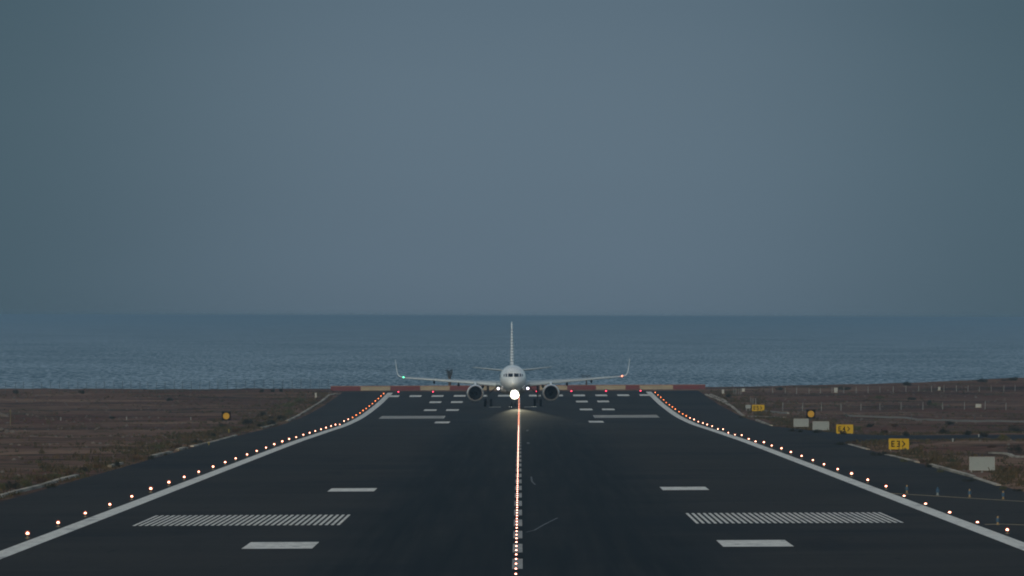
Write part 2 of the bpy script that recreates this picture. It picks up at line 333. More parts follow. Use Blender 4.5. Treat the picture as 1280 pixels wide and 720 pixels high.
def terr(X, D):
    z = sheet(X, D)
    if paved(X, D, .5): return z-.10
    d = max(HALF_L-X, X-HALF_R)
    k = min(1, max(0, d)/10)
    n = noise.noise(Vector((X*.05, D*.009, 1.3)))*.30+noise.noise(Vector((X*.22, D*.035, 5.1)))*.13
    z += -.03+k*n
    if D > 3120 and X > 40:       # low spoil ridge at the shore on the right
        u = min(1, (D-3120)/90); v = min(1, (X-40)/45)
        z += u*(.55*v+.75*v*v+.22*v*noise.noise(Vector((X*.13, D*.02, 9))))
    if D > 3120 and X < -34:
        z += .22*min(1, (D-3120)/80)*noise.noise(Vector((X*.06, 3, 2)))
    if D > 3255: z -= (D-3255)*.12
    return z
def ray(x, y): return CR @ Vector(((x-640)/F, (360-y)/F, -1)).normalized()
def unproject(x, y, surf=terr, lo=560, hi=3300):
    r = ray(x, y); r = r/r.y; D = lo; prev = lo
    while D < hi:
        if EYE+r.z*D <= surf(r.x*D, D):
            a, b_ = prev, D
            for _ in range(18):
                m = (a+b_)/2
                if EYE+r.z*m <= surf(r.x*m, m): b_ = m
                else: a = m
            return Vector((r.x*b_, b_, surf(r.x*b_, b_)))
        prev = D; D += 4
    return Vector((r.x*hi, hi, surf(r.x*hi, hi)))
def pxm(D): return F/D            # photo pixels per metre at that distance
# ------------------------------------------------------------------ ground
xs = [x*1.5 for x in range(-80, 81)]
x = 120
while x < 1500: x *= 1.18; xs += [x]; xs = [-x]+xs
xs = sorted(set(xs))
ds = [-400, -200, 0, 200, 400, 500]+[560+5*i for i in range(0, 541)]
ds += [3262+8*i for i in range(0, 16)]
mb = MB(); W_ = len(xs)
mb.v = [(X, D, terr(X, D)) for D in ds for X in xs]
for i in range(len(ds)-1):
    for j in range(W_-1):
        mb.f.append((i*W_+j, i*W_+j+1, (i+1)*W_+j+1, (i+1)*W_+j)); mb.mi.append(0)
tag(mb.build('ground', M['soil'], smooth=False), kind='structure')
bpy.data.objects['ground'].data.polygons.foreach_set('use_smooth', [True]*len(mb.f))
def strip(name, m, X0, X1, D0, D1, dz=0, parent_mb=None, nx=1):
    """a sheet lying on the runway surface, cut at the surface's own nodes"""
    q = parent_mb or MB(); cuts = [D0]+[k*STEP for k in range(math.floor(D0/STEP)+1, math.ceil(D1/STEP))]+[D1]
    xx = [X0+(X1-X0)*i/nx for i in range(nx+1)]
    for a, b_ in zip(cuts[:-1], cuts[1:]):
        if b_-a < 1e-6: continue
        for u, v in zip(xx[:-1], xx[1:]):
            q.quad((u, a, sheet(u, a)+dz), (v, a, sheet(v, a)+dz), (v, b_, sheet(v, b_)+dz), (u, b_, sheet(u, b_)+dz))
    if parent_mb is None: return tag(q.build(name, m), kind='structure')
strip('runway', M['asphalt'], HALF_L, HALF_R, -400, END)
for nm, cD in (('taxiway', 1842), ('taxiway', 940)):
    q = MB()
    for i in range(170):
        X0 = HALF_R+.002+(i*.35 if i < 60 else 21+(i-60)*2); X1 = HALF_R+.002+((i+1)*.35 if i < 60 else 21+(i-59)*2)
        f0, f1, n0, n1 = (twy(X0), twy(X1), twy(X0, False), twy(X1, False)) if cD == 1842 else (60, 60, 60, 60)
        ks = [cD-n0]+[k*STEP for k in range(int((cD-n0)/STEP), int((cD+f0)/STEP)+2) if cD-n0 < k*STEP < cD+f0]+[cD+f0]
        for a, b_ in zip(ks[:-1], ks[1:]):
            a1 = max(a, cD-n1); b1 = min(b_, cD+f1)
            if a1 >= b1: 
                q.tri((X0, a, sheet(X0, a)), (X1, cD+f1, sheet(X1, cD+f1)), (X0, b_, sheet(X0, b_))) if a < cD+f1+60 and a > cD else None
                continue
            q.quad((X0, a, sheet(X0, a)), (X1, a1, sheet(X1, a1)), (X1, b1, sheet(X1, b1)), (X0, b_, sheet(X0, b_)))
    tag(q.build(nm, M['taxi']), kind='structure')
# markings
H = .012
q = MB()
for X in (-22.05, 22.05): strip('', None, CX+X-.47, CX+X+.47, -300, 3145, H, q, 1)
tag(q.build('edge_line_marking', M['paint']), kind='structure')
q = MB(); D = 725-61*14
while D < 3000: strip('', None, CX-.21, CX+.21, D, D+36, H, q); D += 61
M['old'] = mat('centreline_paint', (.34, .33, .30), .7); noisemix(M['old'], (.19, .185, .17), (3, .12, 1), 6, .4, .7)
tag(q.build('centreline_marking', M['old']), kind='structure')
q = MB()
for sg in (-1, 1):
    for k in range(35):
        X = 8.9+k*.30
        pass
        a, b_ = sorted((CX+sg*X, CX+sg*(X+.15)))
        near = unproject(650, 655.6, sheet).y; far = unproject(650, 642.6, sheet).y
        strip('', None, a, b_, near, far, H, q)
        if k*.305 > 1.3: strip('', None, a, b_, unproject(650, 522.8, sheet).y, unproject(650, 519.4, sheet).y, H, q)
tag(q.build('aiming_point_marking', M['paint']), kind='structure')
q = MB()
def bar(xa, xb, yb, yt):
    near = unproject(650, yb, sheet).y; far = unproject(650, yt, sheet).y
    strip('', None, CX+min(xa, xb), CX+max(xa, xb), near, far, H, q)
for sg in (-1, 1):
    bar(sg*9.0, sg*12.1, 684.8, 676.6); bar(sg*9.0, sg*11.9, 613.6, 609.6)
    bar(sg*9.1, sg*11.0, 528.7, 526.6)
    for k in (0, 1): bar(sg*(9.0+3.3*k), sg*(10.85+3.3*k), 513.2, 511.3)
    for k in (0, 1): bar(sg*(9.0+3.4*k), sg*(10.85+3.4*k), 503.3, 501.3)
    for k in range(6): bar(sg*(1.6+3.68*k), sg*(3.55+3.68*k), 495.6, 493.6)
tag(q.build('touchdown_marking', M['paint']), kind='structure')
q = MB()
for xa, xb in ((-4.6, -2.8), (.7, 2.7)): bar(xa, xb, 509.4, 508.2)
tag(q.build('designation_marking', M['worn']), kind='structure')
q = MB()
def ribbon(pts, wd, q, dz=H, surf=sheet):
    P_ = [unproject(a, b_, surf) for a, b_ in pts]
    for a, b_ in zip(P_[:-1], P_[1:]):
        n = max(1, int((b_-a).length/10))
        for i in range(n):
            u = a.lerp(b_, i/n); v = a.lerp(b_, (i+1)/n)
            for p in (u, v): p.z = surf(p.x, p.y)+dz
            q.quad((u.x-wd/2, u.y, u.z), (u.x+wd/2, u.y, u.z), (v.x+wd/2, v.y, v.z), (v.x-wd/2, v.y, v.z))
ribbon([(658, 665.5), (668, 663), (680, 656), (697, 647.5)], .10, q); ribbon([(664, 596), (665, 602), (669, 606)], .12, q)
ribbon([(658.5, 539), (660, 537.5)], .25, q); ribbon([(660, 553), (660.5, 555)], .25, q)
tag(q.build('scuff_marking', M['scuff']), kind='structure')
q = MB()
def flatline(pts, wd_d, q, dz=H, surf=sheet):       # a line running across the view; its width is along Y
    P_ = [unproject(a, b_, surf) for a, b_ in pts]
    for a, b_ in zip(P_[:-1], P_[1:]):
        n = max(1, int(abs(b_.x-a.x)/1.0))
        for i in range(n):
            u = a.lerp(b_, i/n); v = a.lerp(b_, (i+1)/n)
            q.quad((u.x, u.y-wd_d, surf(u.x, u.y-wd_d)+dz), (v.x, v.y-wd_d, surf(v.x, v.y-wd_d)+dz), (v.x, v.y, surf(v.x, v.y)+dz), (u.x, u.y, surf(u.x, u.y)+dz))
flatline([(1113, 616.6), (1160, 619.4), (1215, 622.8), (1290, 627.4)], 4.0, q, surf=sheet)
flatline([(1230, 655.5), (1250, 655.0), (1290, 656.4)], 3.0, q, surf=sheet)
tag(q.build('taxi_lead_line', M['yellow_line']), kind='structure')
# concrete drain kerbs along the verges
def kerb(name, segs, m=M['concrete'], wd=.35, h=.16):
    q = MB()
    for pts in segs:
        P_ = [unproject(a, b_) for a, b_ in pts]
        for a, b_ in zip(P_[:-1], P_[1:]):
            n = max(1, int((b_-a).length/8))
            for i in range(n):
                u = a.lerp(b_, i/n); v = a.lerp(b_, (i+1)/n)
                u.z = max(terr(u.x, u.y), terr(u.x+.3, u.y)); v.z = max(terr(v.x, v.y), terr(v.x+.3, v.y))
                d = (v-u).normalized(); p = Vector((-d.y, d.x, 0)).normalized()*wd/2
                r0 = [u-p-Vector((0, 0, .2)), u+p-Vector((0, 0, .2)), u+p+Vector((0, 0, h)), u-p+Vector((0, 0, h))]
                r1 = [v-p-Vector((0, 0, .2)), v+p-Vector((0, 0, .2)), v+p+Vector((0, 0, h)), v-p+Vector((0, 0, h))]
                q.loft([r0, r1], 0)
    return tag(q.build(name, m), kind='structure')
kerb('kerb', [[(-6, 623.5), (18, 616.5), (48, 609.5), (80, 599.5), (96, 596)], [(137, 584), (152, 580)], [(189, 571.5), (214, 566)], [(222, 563), (233, 561)], [(240, 559), (268, 553), (295, 545)],
     [(326, 535.5), (345, 531)], [(358, 527), (372, 520.5), (386, 512), (400, 503.5), (412, 494), (424, 493)]])
kerb('kerb', [[(882, 494), (898, 500), (914, 508), (930, 521.5)], [(888, 493.5), (904, 500), (912, 507)], [(946, 526), (964, 533)]])
kerb('kerb', [[(1062, 557), (1085, 563.5)], [(1108, 570), (1130, 575), (1147, 579.5)], [(1163, 583.5), (1183, 589), (1215, 598), (1248, 609)]])
kerb('kerb', [[(941, 512.5), (960, 515.2), (985, 517.5)], [(936, 521.5), (980, 523.2)], [(1060, 520.5), (1130, 523), (1210, 527.2), (1285, 528.3)]], h=.22, m=mat('pale_kerb', (.20, .20, .18), .9))
kerb('kerb', [[(1238, 567), (1262, 569), (1284, 572)]], h=.14)
# ------------------------------------------------------------------ sea: a level sheet out to its horizon
rr_ = [10, 1500, 2500, 3000, 3300]; r_ = 3300
SEA_R = 200000
while r_*1.03 < SEA_R: r_ *= 1.03; rr_.append(r_)
rr_.append(SEA_R)
mb = MB(); n = 120
for r_ in rr_:
    for j in range(n):
        q_ = 2*PI*j/n; mb.v.append((r_*math.sin(q_), r_*math.cos(q_), 0))
for i in range(len(rr_)-1):
    for j in range(n):
        j2 = (j+1) % n; mb.f.append((i*n+j, i*n+j2, (i+1)*n+j2, (i+1)*n+j)); mb.mi.append(0)
o = tag(mb.build('sea', M['sea']), kind='structure'); o.data.polygons.foreach_set('use_smooth', [True]*len(mb.f))
# ------------------------------------------------------------------ haze
HZ = True
if HZ:
    mb = MB(); mb.box((0, 0, (18.8-3)/2), (205000, 205000, (18.8+3)/2))
    hm = bpy.data.materials.new('haze_air'); hm.use_nodes = True; t = hm.node_tree; t.nodes.clear()
    o_ = N(t, 'ShaderNodeOutputMaterial'); v_ = N(t, 'ShaderNodeVolumePrincipled'); t.links.new(v_.outputs[0], o_.inputs['Volume'])
    v_.inputs['Color'].default_value = (.47, .705, .885, 1); v_.inputs['Density'].default_value = 5.0e-5; v_.inputs['Anisotropy'].default_value = .35
    tag(mb.build('haze', hm), kind='stuff')
# ------------------------------------------------------------------ aircraft
P0 = unproject(641.2, 508.0, sheet)
G = P0.y
plane = thing('airliner', (P0.x, P0.y, sheet(P0.x, P0.y)), 'white twin-engine passenger jet facing the camera on the runway, landing lights on', 'airliner')
plane.rotation_euler = (.002, -.0085, math.radians(.35))
ZC, RF = 4.28, 1.98
def ring_at(y):
    """fuselage section at station y: centre height, half width, half height"""
    if y < -11.7:
        u = (y+17.7)/6.0; u = max(u, 0.0004); k = (1-(1-u)**2)**.62
        return ZC-.62*(1-u)**1.6, RF*k, 2.05*k
    if y > 8:
        u = (y-8)/12.5; k = 1-u**1.6*.86
        return ZC+.95*u**1.3, RF*k, 2.05*k*(1-.05*u)
    return ZC, RF, 2.05
ys = [-17.7+6*(i/22)**1.8 for i in range(23)]+[-10+2*i for i in range(10)]+[9+i for i in range(12)]
rings = []
for y in ys:
    zc, rx, rz = ring_at(y); rings.append([(rx*math.cos(2*PI*j/40), y, zc+rz*math.sin(2*PI*j/40)) for j in range(40)])
MB().loft(rings).build('fuselage', M['white_gloss'], plane, smooth=True)
bel = MB()
bel.loft([[(rx*math.cos(2*PI*j/24), y, zc+rz*math.sin(2*PI*j/24)) for j in range(24)] for y, zc, rx, rz in ((-7.2, 2.9, .3, .2), (-6.2, 2.75, 1.6, .75), (-4.5, 2.7, 2.15, .95), (3.0, 2.7, 2.15, .95), (5.5, 2.8, 1.5, .7), (7, 3.0, .3, .2))])
bel.build('belly_fairing', M['belly'], plane, smooth=True)
def nose_y(x_, z_):
    lo, hi = -17.69, -10.0
    for _ in range(30):
        m = (lo+hi)/2; zc, rx, rz = ring_at(m)
        if (x_/rx)**2+((z_-zc)/rz)**2 > 1: lo = m
        else: hi = m
    return hi
def pane(pts, m, nm='cockpit_window'):
    a, b_, c, d = [Vector(p) for p in pts]; q = MB(); n = 5
    for i in range(n):
        for j in range(n):
            cc = []
            for du, dv in ((0, 0), (1, 0), (1, 1), (0, 1)):
                u, v = (i+du)/n, (j+dv)/n; p = a.lerp(b_, u).lerp(d.lerp(c, u), v); cc.append((p.x, nose_y(p.x, p.y)-.02, p.y))
            q.quad(*cc)
    return q.build(nm, m, plane)
WZ = 4.62
for sg in (-1, 1):
    pane([(sg*.09, WZ), (sg*.80, WZ-.02), (sg*.80, WZ+.50), (sg*.09, WZ+.52)], M['glass'])
    pane([(sg*.93, WZ), (sg*1.22, WZ+.02), (sg*1.22, WZ+.46), (sg*.93, WZ+.50)], M['glass_side'])
    pane([(sg*1.32, WZ+.02), (sg*1.50, WZ+.05), (sg*1.48, WZ+.40), (sg*1.32, WZ+.44)], M['glass_side'])
# passenger windows and doors along both flanks (seen only from the side)
for sg in (-1, 1):
    for k in range(36):
        y = -9.5+k*.53
        q = MB(); q.box((sg*(RF*.992), y, ZC+.38), (.02, .12, .17)); 
        if k % 6 == 0: q.build('cabin_window', M['glass'], plane)
# wings
def foil(xn, z, yle, ch, th, a, sg):
    """closed ring of an aerofoil section; a = local dihedral angle"""
    pr = [(0, 0), (.03, .42), (.12, .78), (.30, 1.0), (.55, .8), (.8, .4), (1, .03), (.8, -.12), (.55, -.34), (.30, -.55), (.12, -.5), (.03, -.3)]
    nx, nz_ = -math.sin(a), math.cos(a); r = []
    for c, h in pr:
        r.append((sg*(xn+nx*h*th), yle+c*ch, z+nz_*h*th))
    return r
WST = [(1.2, 3.22, -5.6, 7.0, .62, .09), (2.6, 3.38, -4.9, 6.2, .56, .09), (5.8, 3.64, -3.3, 4.6, .42, .07), (8.5, 3.86, -1.9, 3.7, .33, .06), (12.0, 4.13, -.1, 2.8, .24, .06), (15.2, 4.38, 1.5, 2.1, .17, .07), (16.9, 4.52, 2.35, 1.75, .13, .12)]
SHK = [(16.9, 4.52, 2.35, 1.75, .13, .12), (17.35, 4.66, 2.6, 1.6, .11, .5), (17.62, 4.95, 2.95, 1.4, .09, 1.0), (17.75, 5.4, 3.3, 1.2, .08, 1.3), (17.88, 6.3, 3.9, .9, .06, 1.42), (17.98, 7.25, 4.5, .5, .04, 1.45)]
for sg in (-1, 1):
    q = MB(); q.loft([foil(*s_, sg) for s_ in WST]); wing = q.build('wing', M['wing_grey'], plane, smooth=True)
    q = MB(); q.loft([foil(*s_, sg) for s_ in SHK]); q.build('wingtip_fin', M['white_gloss'], wing, smooth=True)
    # leading edge slat: bright metal shell just ahead of the wing
    q = MB(); q.loft([foil(x_, z_-.05, y_-.10, ch*.16, th*.75, a_, sg) for x_, z_, y_, ch, th, a_ in WST[1:]]); q.build('slat', M['slat'], wing, smooth=True)
    for xf, zf, yf, sc_ in ((8.3, 3.42, 1.4, 1.0), (12.05, 3.80, 2.0, .85), (4.6, 3.1, 1.2, 1.0)):
        q = MB(); rs = []
        for u, k in ((0, .05), (.1, .55), (.3, 1), (.6, .9), (.85, .5), (1, .05)):
            rs.append([(sg*xf+.19*sc_*k*math.cos(2*PI*j/14), yf-1.2+3.4*u, zf-.15*u+.27*sc_*k*math.sin(2*PI*j/14)) for j in range(14)])
        q.loft(rs); q.tube((sg*xf, yf, zf+.1), (sg*xf, yf, zf+.5), .10); q.build('flap_fairing', M['engine_dark'], wing, smooth=True)
    q = MB(); q.dome((sg*16.75, 2.15, 4.55), .10, full=True); q.build('navigation_light', M['nav_red'] if sg > 0 else M['nav_green'], wing)
    q = MB(); q.tube((sg*2.26, -5.42, 2.78), (sg*2.26, -5.2, 2.78), .20, .20, 18); hs_ = q.build('lamp_housing', M['slat'], plane)
    q = MB(); q.tube((sg*2.26, -5.50, 2.78), (sg*2.26, -5.43, 2.78), .17, .17, 18); q.build('landing_lamp', M['lamp_wing'], hs_)
    # engine
    ex, ez, ey = sg*5.78, 2.10, -8.2
    q = MB(); q.lathe_y([(ey-.02, 1.10), (ey-.0, 1.14), (ey+.25, 1.21), (ey+.8, 1.285), (ey+1.6, 1.31), (ey+2.6, 1.27), (ey+3.6, 1.12), (ey+4.2, .98), (ey+4.15, .93), (ey+3.6, .95)], ex, ez, 40)
    nac = q.build('engine_nacelle', M['white_gloss'], plane, smooth=True)
    q = MB(); q.lathe_y([(ey+.28, 1.215), (ey+.10, 1.19), (ey-.02, 1.15), (ey-.06, 1.11), (ey-.02, 1.07), (ey+.12, 1.04), (ey+.4, 1.02)], ex, ez, 40); q.build('intake_lip', M['lip'], nac, smooth=True)
    q = MB(); q.lathe_y([(ey+.35, 1.02), (ey+.9, 1.0), (ey+1.0, .98), (ey+1.0, .02)], ex, ez, 40); q.build('intake_duct', M['engine_dark'], nac, smooth=True)
    q = MB()
    for k in range(18):
        a = 2*PI*k/18
        pts = []
        for r0, tw in ((.28, .9), (.6, .55), (.97, .25)):
            for e in (-1, 1):
                aa = a+e*.13*(1.1-r0*.3); pts.append((ex+r0*math.cos(aa), ey+.86+e*.10*tw, ez+r0*math.sin(aa)))
        q.quad(pts[0], pts[1], pts[3], pts[2]); q.quad(pts[2], pts[3], pts[5], pts[4])
    q.build('fan', M['fan'], nac)
    q = MB(); q.lathe_y([(ey+.45, .01), (ey+.55, .12), (ey+.75, .24), (ey+.95, .30)], ex, ez, 24); q.build('spinner', M['fan'], nac, smooth=True)
    q = MB(); q.lathe_y([(ey+3.6, .80), (ey+4.6, .66), (ey+5.2, .50), (ey+5.2, .30), (ey+5.7, .02)], ex, ez, 28); q.build('exhaust_cone', M['gear'], nac, smooth=True)
    q = MB(); q.loft([[(ex-w_, y, z1), (ex+w_, y, z1), (ex+w_, y, z2), (ex-w_, y, z2)] for y, w_, z1, z2 in ((ey+.9, .05, 3.3, 3.42), (ey+2.2, .19, 3.1, 3.66), (ey+4.4, .22, 2.9, 3.80), (ey+7.5, .16, 3.1, 3.7))])
    q.build('pylon', M['white_gloss'], plane)
    # main gear
    gx = sg*3.8
    q = MB(); q.tube((gx, 0, .58), (gx, -.05, 2.0), .10, .10, 12); q.tube((gx, -.05, 1.6), (gx, -.1, 3.4), .16, .17, 12); q.tube((gx-sg*.1, -.05, 1.9), (gx-sg*1.5, -.2, 3.15), .07, .07, 8)
    q.box((gx+sg*.28, .0, 2.3), (.03, .32, .95)); q.tube((gx-.46, 0, .58), (gx+.46, 0, .58), .08, .08, 10)
    gear = q.build('main_gear_leg', M['gear'], plane)
    for e in (-1, 1):
        c = (gx+e*.46, 0, .58)
        q = MB(); rs = []
        for u, r0 in ((-.20, .40), (-.205, .50), (-.15, .565), (-.05, .585), (.05, .585), (.15, .565), (.205, .50), (.20, .40)):
            rs.append([(c[0]+u, c[1]+r0*math.cos(2*PI*j/24), c[2]+r0*math.sin(2*PI*j/24)) for j in range(24)])
        q.loft(rs); wh = q.build('tyre', M['tyre'], gear, smooth=True)
        q = MB(); q.tube((c[0]+e*.16, 0, .58), (c[0]+e*.22, 0, .58), .30, .26, 20); q.build('rim', M['rim'], gear)
    # horizontal tail
    TST = [(.35, 5.28, 15.6, 4.0, .30, .10), (2.0, 5.46, 16.5, 3.2, .22, .10), (4.4, 5.72, 17.9, 2.3, .15, .10), (6.15, 5.93, 18.9, 1.5, .09, .10)]
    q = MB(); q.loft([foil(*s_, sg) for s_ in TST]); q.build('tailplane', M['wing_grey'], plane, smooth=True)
# nose gear
q = MB(); q.tube((0, -12.64, .40), (0, -12.7, 2.6), .085, .10, 12); q.tube((0, -12.7, 1.3), (0, -11.6, 2.6), .05, .05, 8); q.tube((-.3, -12.64, .38), (.3, -12.64, .38), .05, .05, 8)
q.box((-.45, -12.2, 2.0), (.02, .7, .35)); q.box((.45, -12.2, 2.0), (.02, .7, .35)); ng = q.build('nose_gear_leg', M['gear'], plane)
for e in (-1, 1):
    rs = []
    for u, r0 in ((-.11, .25), (-.115, .32), (-.07, .375), (.07, .375), (.115, .32), (.11, .25)):
        rs.append([(e*.26+u, -12.64+r0*math.cos(2*PI*j/20), .38+r0*math.sin(2*PI*j/20)) for j in range(20)])
    MB().loft(rs).build('tyre', M['tyre'], ng, smooth=True)
LX, LY, LZ = .20, -12.95, 1.86
q = MB(); q.tube((LX, LY+.02, LZ), (LX, LY+.2, LZ), .66, .35, 24); lh = q.build('lamp_housing', M['gear'], ng)
q = MB(); q.tube((LX, LY-.06, LZ), (LX, LY, LZ), .50, .50, 28); q.build('landing_lamp', M['lamp_nose'], lh)
q = MB(); q.lathe_y([(LY-.05, .50), (LY-.16, .70), (LY-.10, .72), (LY, .52)], LX, LZ, 28); q.build('reflector', mat('lamp_reflector', (.8, .8, .7), .3, emis=(1, .90, .66), es=.62), lh)  # added glowing ring, imitates bloom around the lamp disc
# fin
q = MB()
rs = []
for z, yl, ch, th in ((5.5, 9.8, 8.6, .30), (6.5, 12.6, 5.9, .24), (8.2, 13.9, 5.0, .21), (10.5, 15.7, 3.9, .15), (12.4, 17.2, 2.9, .10), (12.95, 17.8, 2.2, .055)):
    pr = [(0, 0), (.03, .45), (.12, .8), (.3, 1), (.6, .75), (1, .05), (.6, -.75), (.3, -1), (.12, -.8), (.03, -.45)]
    rs.append([(h*th*1.3, yl+c*ch, z) for c, h in pr])
q.loft(rs); q.build('tail_fin', M['fin'], plane, smooth=True)
q = MB(); q.tube((0, -3, ZC+2.03), (0, -2.6, ZC+2.35), .05, .02, 8); q.build('antenna', M['white_gloss'], plane)
# real light thrown by the nose lamp down the runway
sp_ = bpy.data.lights.new('landing_beam', 'SPOT'); sp_.energy = 220000; sp_.color = (1, .91, .60); sp_.spot_size = math.radians(2.8); sp_.spot_blend = 1.0; sp_.shadow_soft_size = .3
spo = bpy.data.objects.new('landing_beam', sp_); COL.objects.link(spo); spo.parent = plane; spo.location = (LX, LY-.5, LZ); spo.rotation_euler = (math.radians(-89.4), 0, 0)
# ------------------------------------------------------------------ boundary barrier
BD = unproject(650, 487.2, sheet).y
BX = [413.7, 451.3, 488.3, 525.8, 562.5, 600, 637.5, 675, 709.4, 745.3, 782.2, 800, 841.7, 882]
bar_r = thing('blast_barrier', (0, BD, 0), 'low red and white painted barrier across the far end of the runway', 'barrier')
for i, (a, b_) in enumerate(zip(BX[:-1], BX[1:])):
    xa, xb = (a-650.2)/F*BD, (b_-650.2)/F*BD
    q = MB(); n = 1
    r0 = []; h = .74
    for X in (xa, xb-.01):
        z = sheet(X, BD)-.05; r0.append([(X, 0, z), (X, 0, z+h), (X, .25, z+h), (X, .35, z)])
    red = i in (0, 2, 4, 6, 8, 10, 12)
    p = q.loft(r0).build('panel', M['wall_red'] if red else M['wall_white'], bar_r)
    q = MB(); r0 = []
    for X in (xa, xb-.01):
        z = sheet(X, BD)-.05+h; r0.append([(X, -.03, z), (X, -.03, z+.10), (X, .28, z+.10), (X, .28, z)])
    q.loft(r0).build('coping', M['cap'], p)
# ------------------------------------------------------------------ ordinals
ONES = ['', 'first', 'second', 'third', 'fourth', 'fifth', 'sixth', 'seventh', 'eighth', 'ninth', 'tenth', 'eleventh', 'twelfth', 'thirteenth', 'fourteenth', 'fifteenth', 'sixteenth', 'seventeenth', 'eighteenth', 'nineteenth']
def ordw(n):
    if n < 20: return ONES[n]
    T_ = {2: ('twentieth', 'twenty'), 3: ('thirtieth', 'thirty'), 4: ('fortieth', 'forty')}[n//10]
    return T_[0] if n % 10 == 0 else T_[1]+'-'+ONES[n % 10]
# ------------------------------------------------------------------ runway edge lights
def make_edge(lampmat, elevated):  # outermost dome is added to imitate the glow round the lens
    root = bpy.data.objects.new('edge_light', None); COL.objects.link(root); root.empty_display_size = .2
    q = MB()
    if elevated:
        q.tube((0, 0, 0), (0, 0, .03), .12, .12, 12); q.tube((0, 0, .03), (0, 0, .15), .035, .03, 8); q.tube((0, 0, .15), (0, 0, .19), .06, .075, 12); q.build('stand', M['lamp_metal'], root)
        q = MB(); q.dome((0, 0, .19), .068, seg=12, rings=6, zs=1.3); q.build('lens', lampmat, root)
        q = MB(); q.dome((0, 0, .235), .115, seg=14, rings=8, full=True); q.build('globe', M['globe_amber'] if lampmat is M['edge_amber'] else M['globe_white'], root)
    else:
        q.tube((0, 0, 0), (0, 0, .02), .15, .14, 14); q.build('stand', M['iron'], root)
        q = MB(); q.dome((0, 0, .02), .074, seg=12, rings=4, zs=.9); q.build('lens', lampmat, root)
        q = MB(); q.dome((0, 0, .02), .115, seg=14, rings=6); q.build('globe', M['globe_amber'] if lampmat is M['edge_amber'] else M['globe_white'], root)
    return root
protos = {(a, e): make_edge(M['edge_amber'] if a else M['edge_white'], e) for a in (0, 1) for e in (0, 1)}
used = set()
INS_R = {1, 2, 3, 4, 16, 17, 19, 20, 22}; INS_L = {26}
for side in (-1, 1):
    for k in range(0, 40):
        D = 858.7+57.3*k; am = int(k >= 29); el = int(k not in (INS_R if side > 0 else INS_L))
        key = (am, el)
        if key in used: o = copy_tree(protos[key])
        else: o = protos[key]; used.add(key)
        X = CX+side*22.85+random.uniform(-.05, .05); D += random.uniform(-.6, .6)
        o.location = (X, D, sheet(X, D)); o.scale = [random.uniform(.86, 1.12)]*3
        ordn = ordw(k+1) if side < 0 else ordw(k+1)
        colr = 'amber' if am else 'bright whitish'; knd = '' if el else 'flush '
        tag(o, f"{colr} {knd}light beside the {'left' if side < 0 else 'right'} white line, {ordn} from the photo's bottom", 'edge light', 'runway edge lights')
for key, o in protos.items():
    if key not in used:
        for c in list(o.children): bpy.data.objects.remove(c)
        bpy.data.objects.remove(o)
# inset centreline lights
def make_centre(m, g):
    q = MB(); q.tube((0, 0, 0), (0, 0, .018), .10, .09, 12, 0); q.dome((0, -.02, .018), .040, 1, 10, 4, 1.0); q.dome((0, -.02, .018), .075, 2, 10, 4, 1.0)  # larger dome: added halo around the small lens
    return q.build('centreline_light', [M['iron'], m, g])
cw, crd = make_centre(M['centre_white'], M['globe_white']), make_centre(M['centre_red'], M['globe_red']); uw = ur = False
D = 705.7; k = 0
while D < 3140:
    rd = D > 2280
    if rd: o = crd.copy() if ur else crd; 
    else: o = cw.copy() if uw else cw
    if (rd and ur) or (not rd and uw): COL.objects.link(o)
    if rd: ur = True
    else: uw = True
    o.location = (-.135, D, sheet(-.135, D)+H)
    k += 1
    if k <= 12: lb, gp = f"small white light set in the dashed centreline, {ordw(k)} from the bottom of the photo", 'nearest centreline lights'
    elif not rd: lb, gp = 'whitish centreline light merging into the unbroken glowing line, beyond the twelfth dot', 'whitish centreline lights farther up the runway'
    else: lb, gp = 'orange-red centreline light in the glowing line just in front of the airliner', 'orange-red centreline lights near the airliner'
    tag(o, lb, 'centreline light', gp); D += 17.2
# red end lights
q = MB(); q.tube((0, 0, 0), (0, 0, .06), .16, .14, 12, 0); q.dome((0, 0, .06), .13, 1, 12, 5, 1.1)
er = q.build('runway_end_light', [M['iron'], M['end_red']])
ED = unproject(650, 490.0, sheet).y
names = ['just inside the left white line', 'second in from the left white line', 'just left of the left engine', 'between the airliner belly and its left engine', 'between the airliner belly and its right engine', 'just right of the right engine', 'second in from the right white line', 'just inside the right white line']
first = True
for i, nm in enumerate(names):
    px = 498.4+43.25*i
    o = er if first else er.copy()
    if not first: COL.objects.link(o)
    first = False
    X = (px-650.2)/F*ED; o.location = (X, ED, sheet(X, ED)+.002)
    tag(o, 'red runway end light '+nm, 'end light', 'red runway end lights')
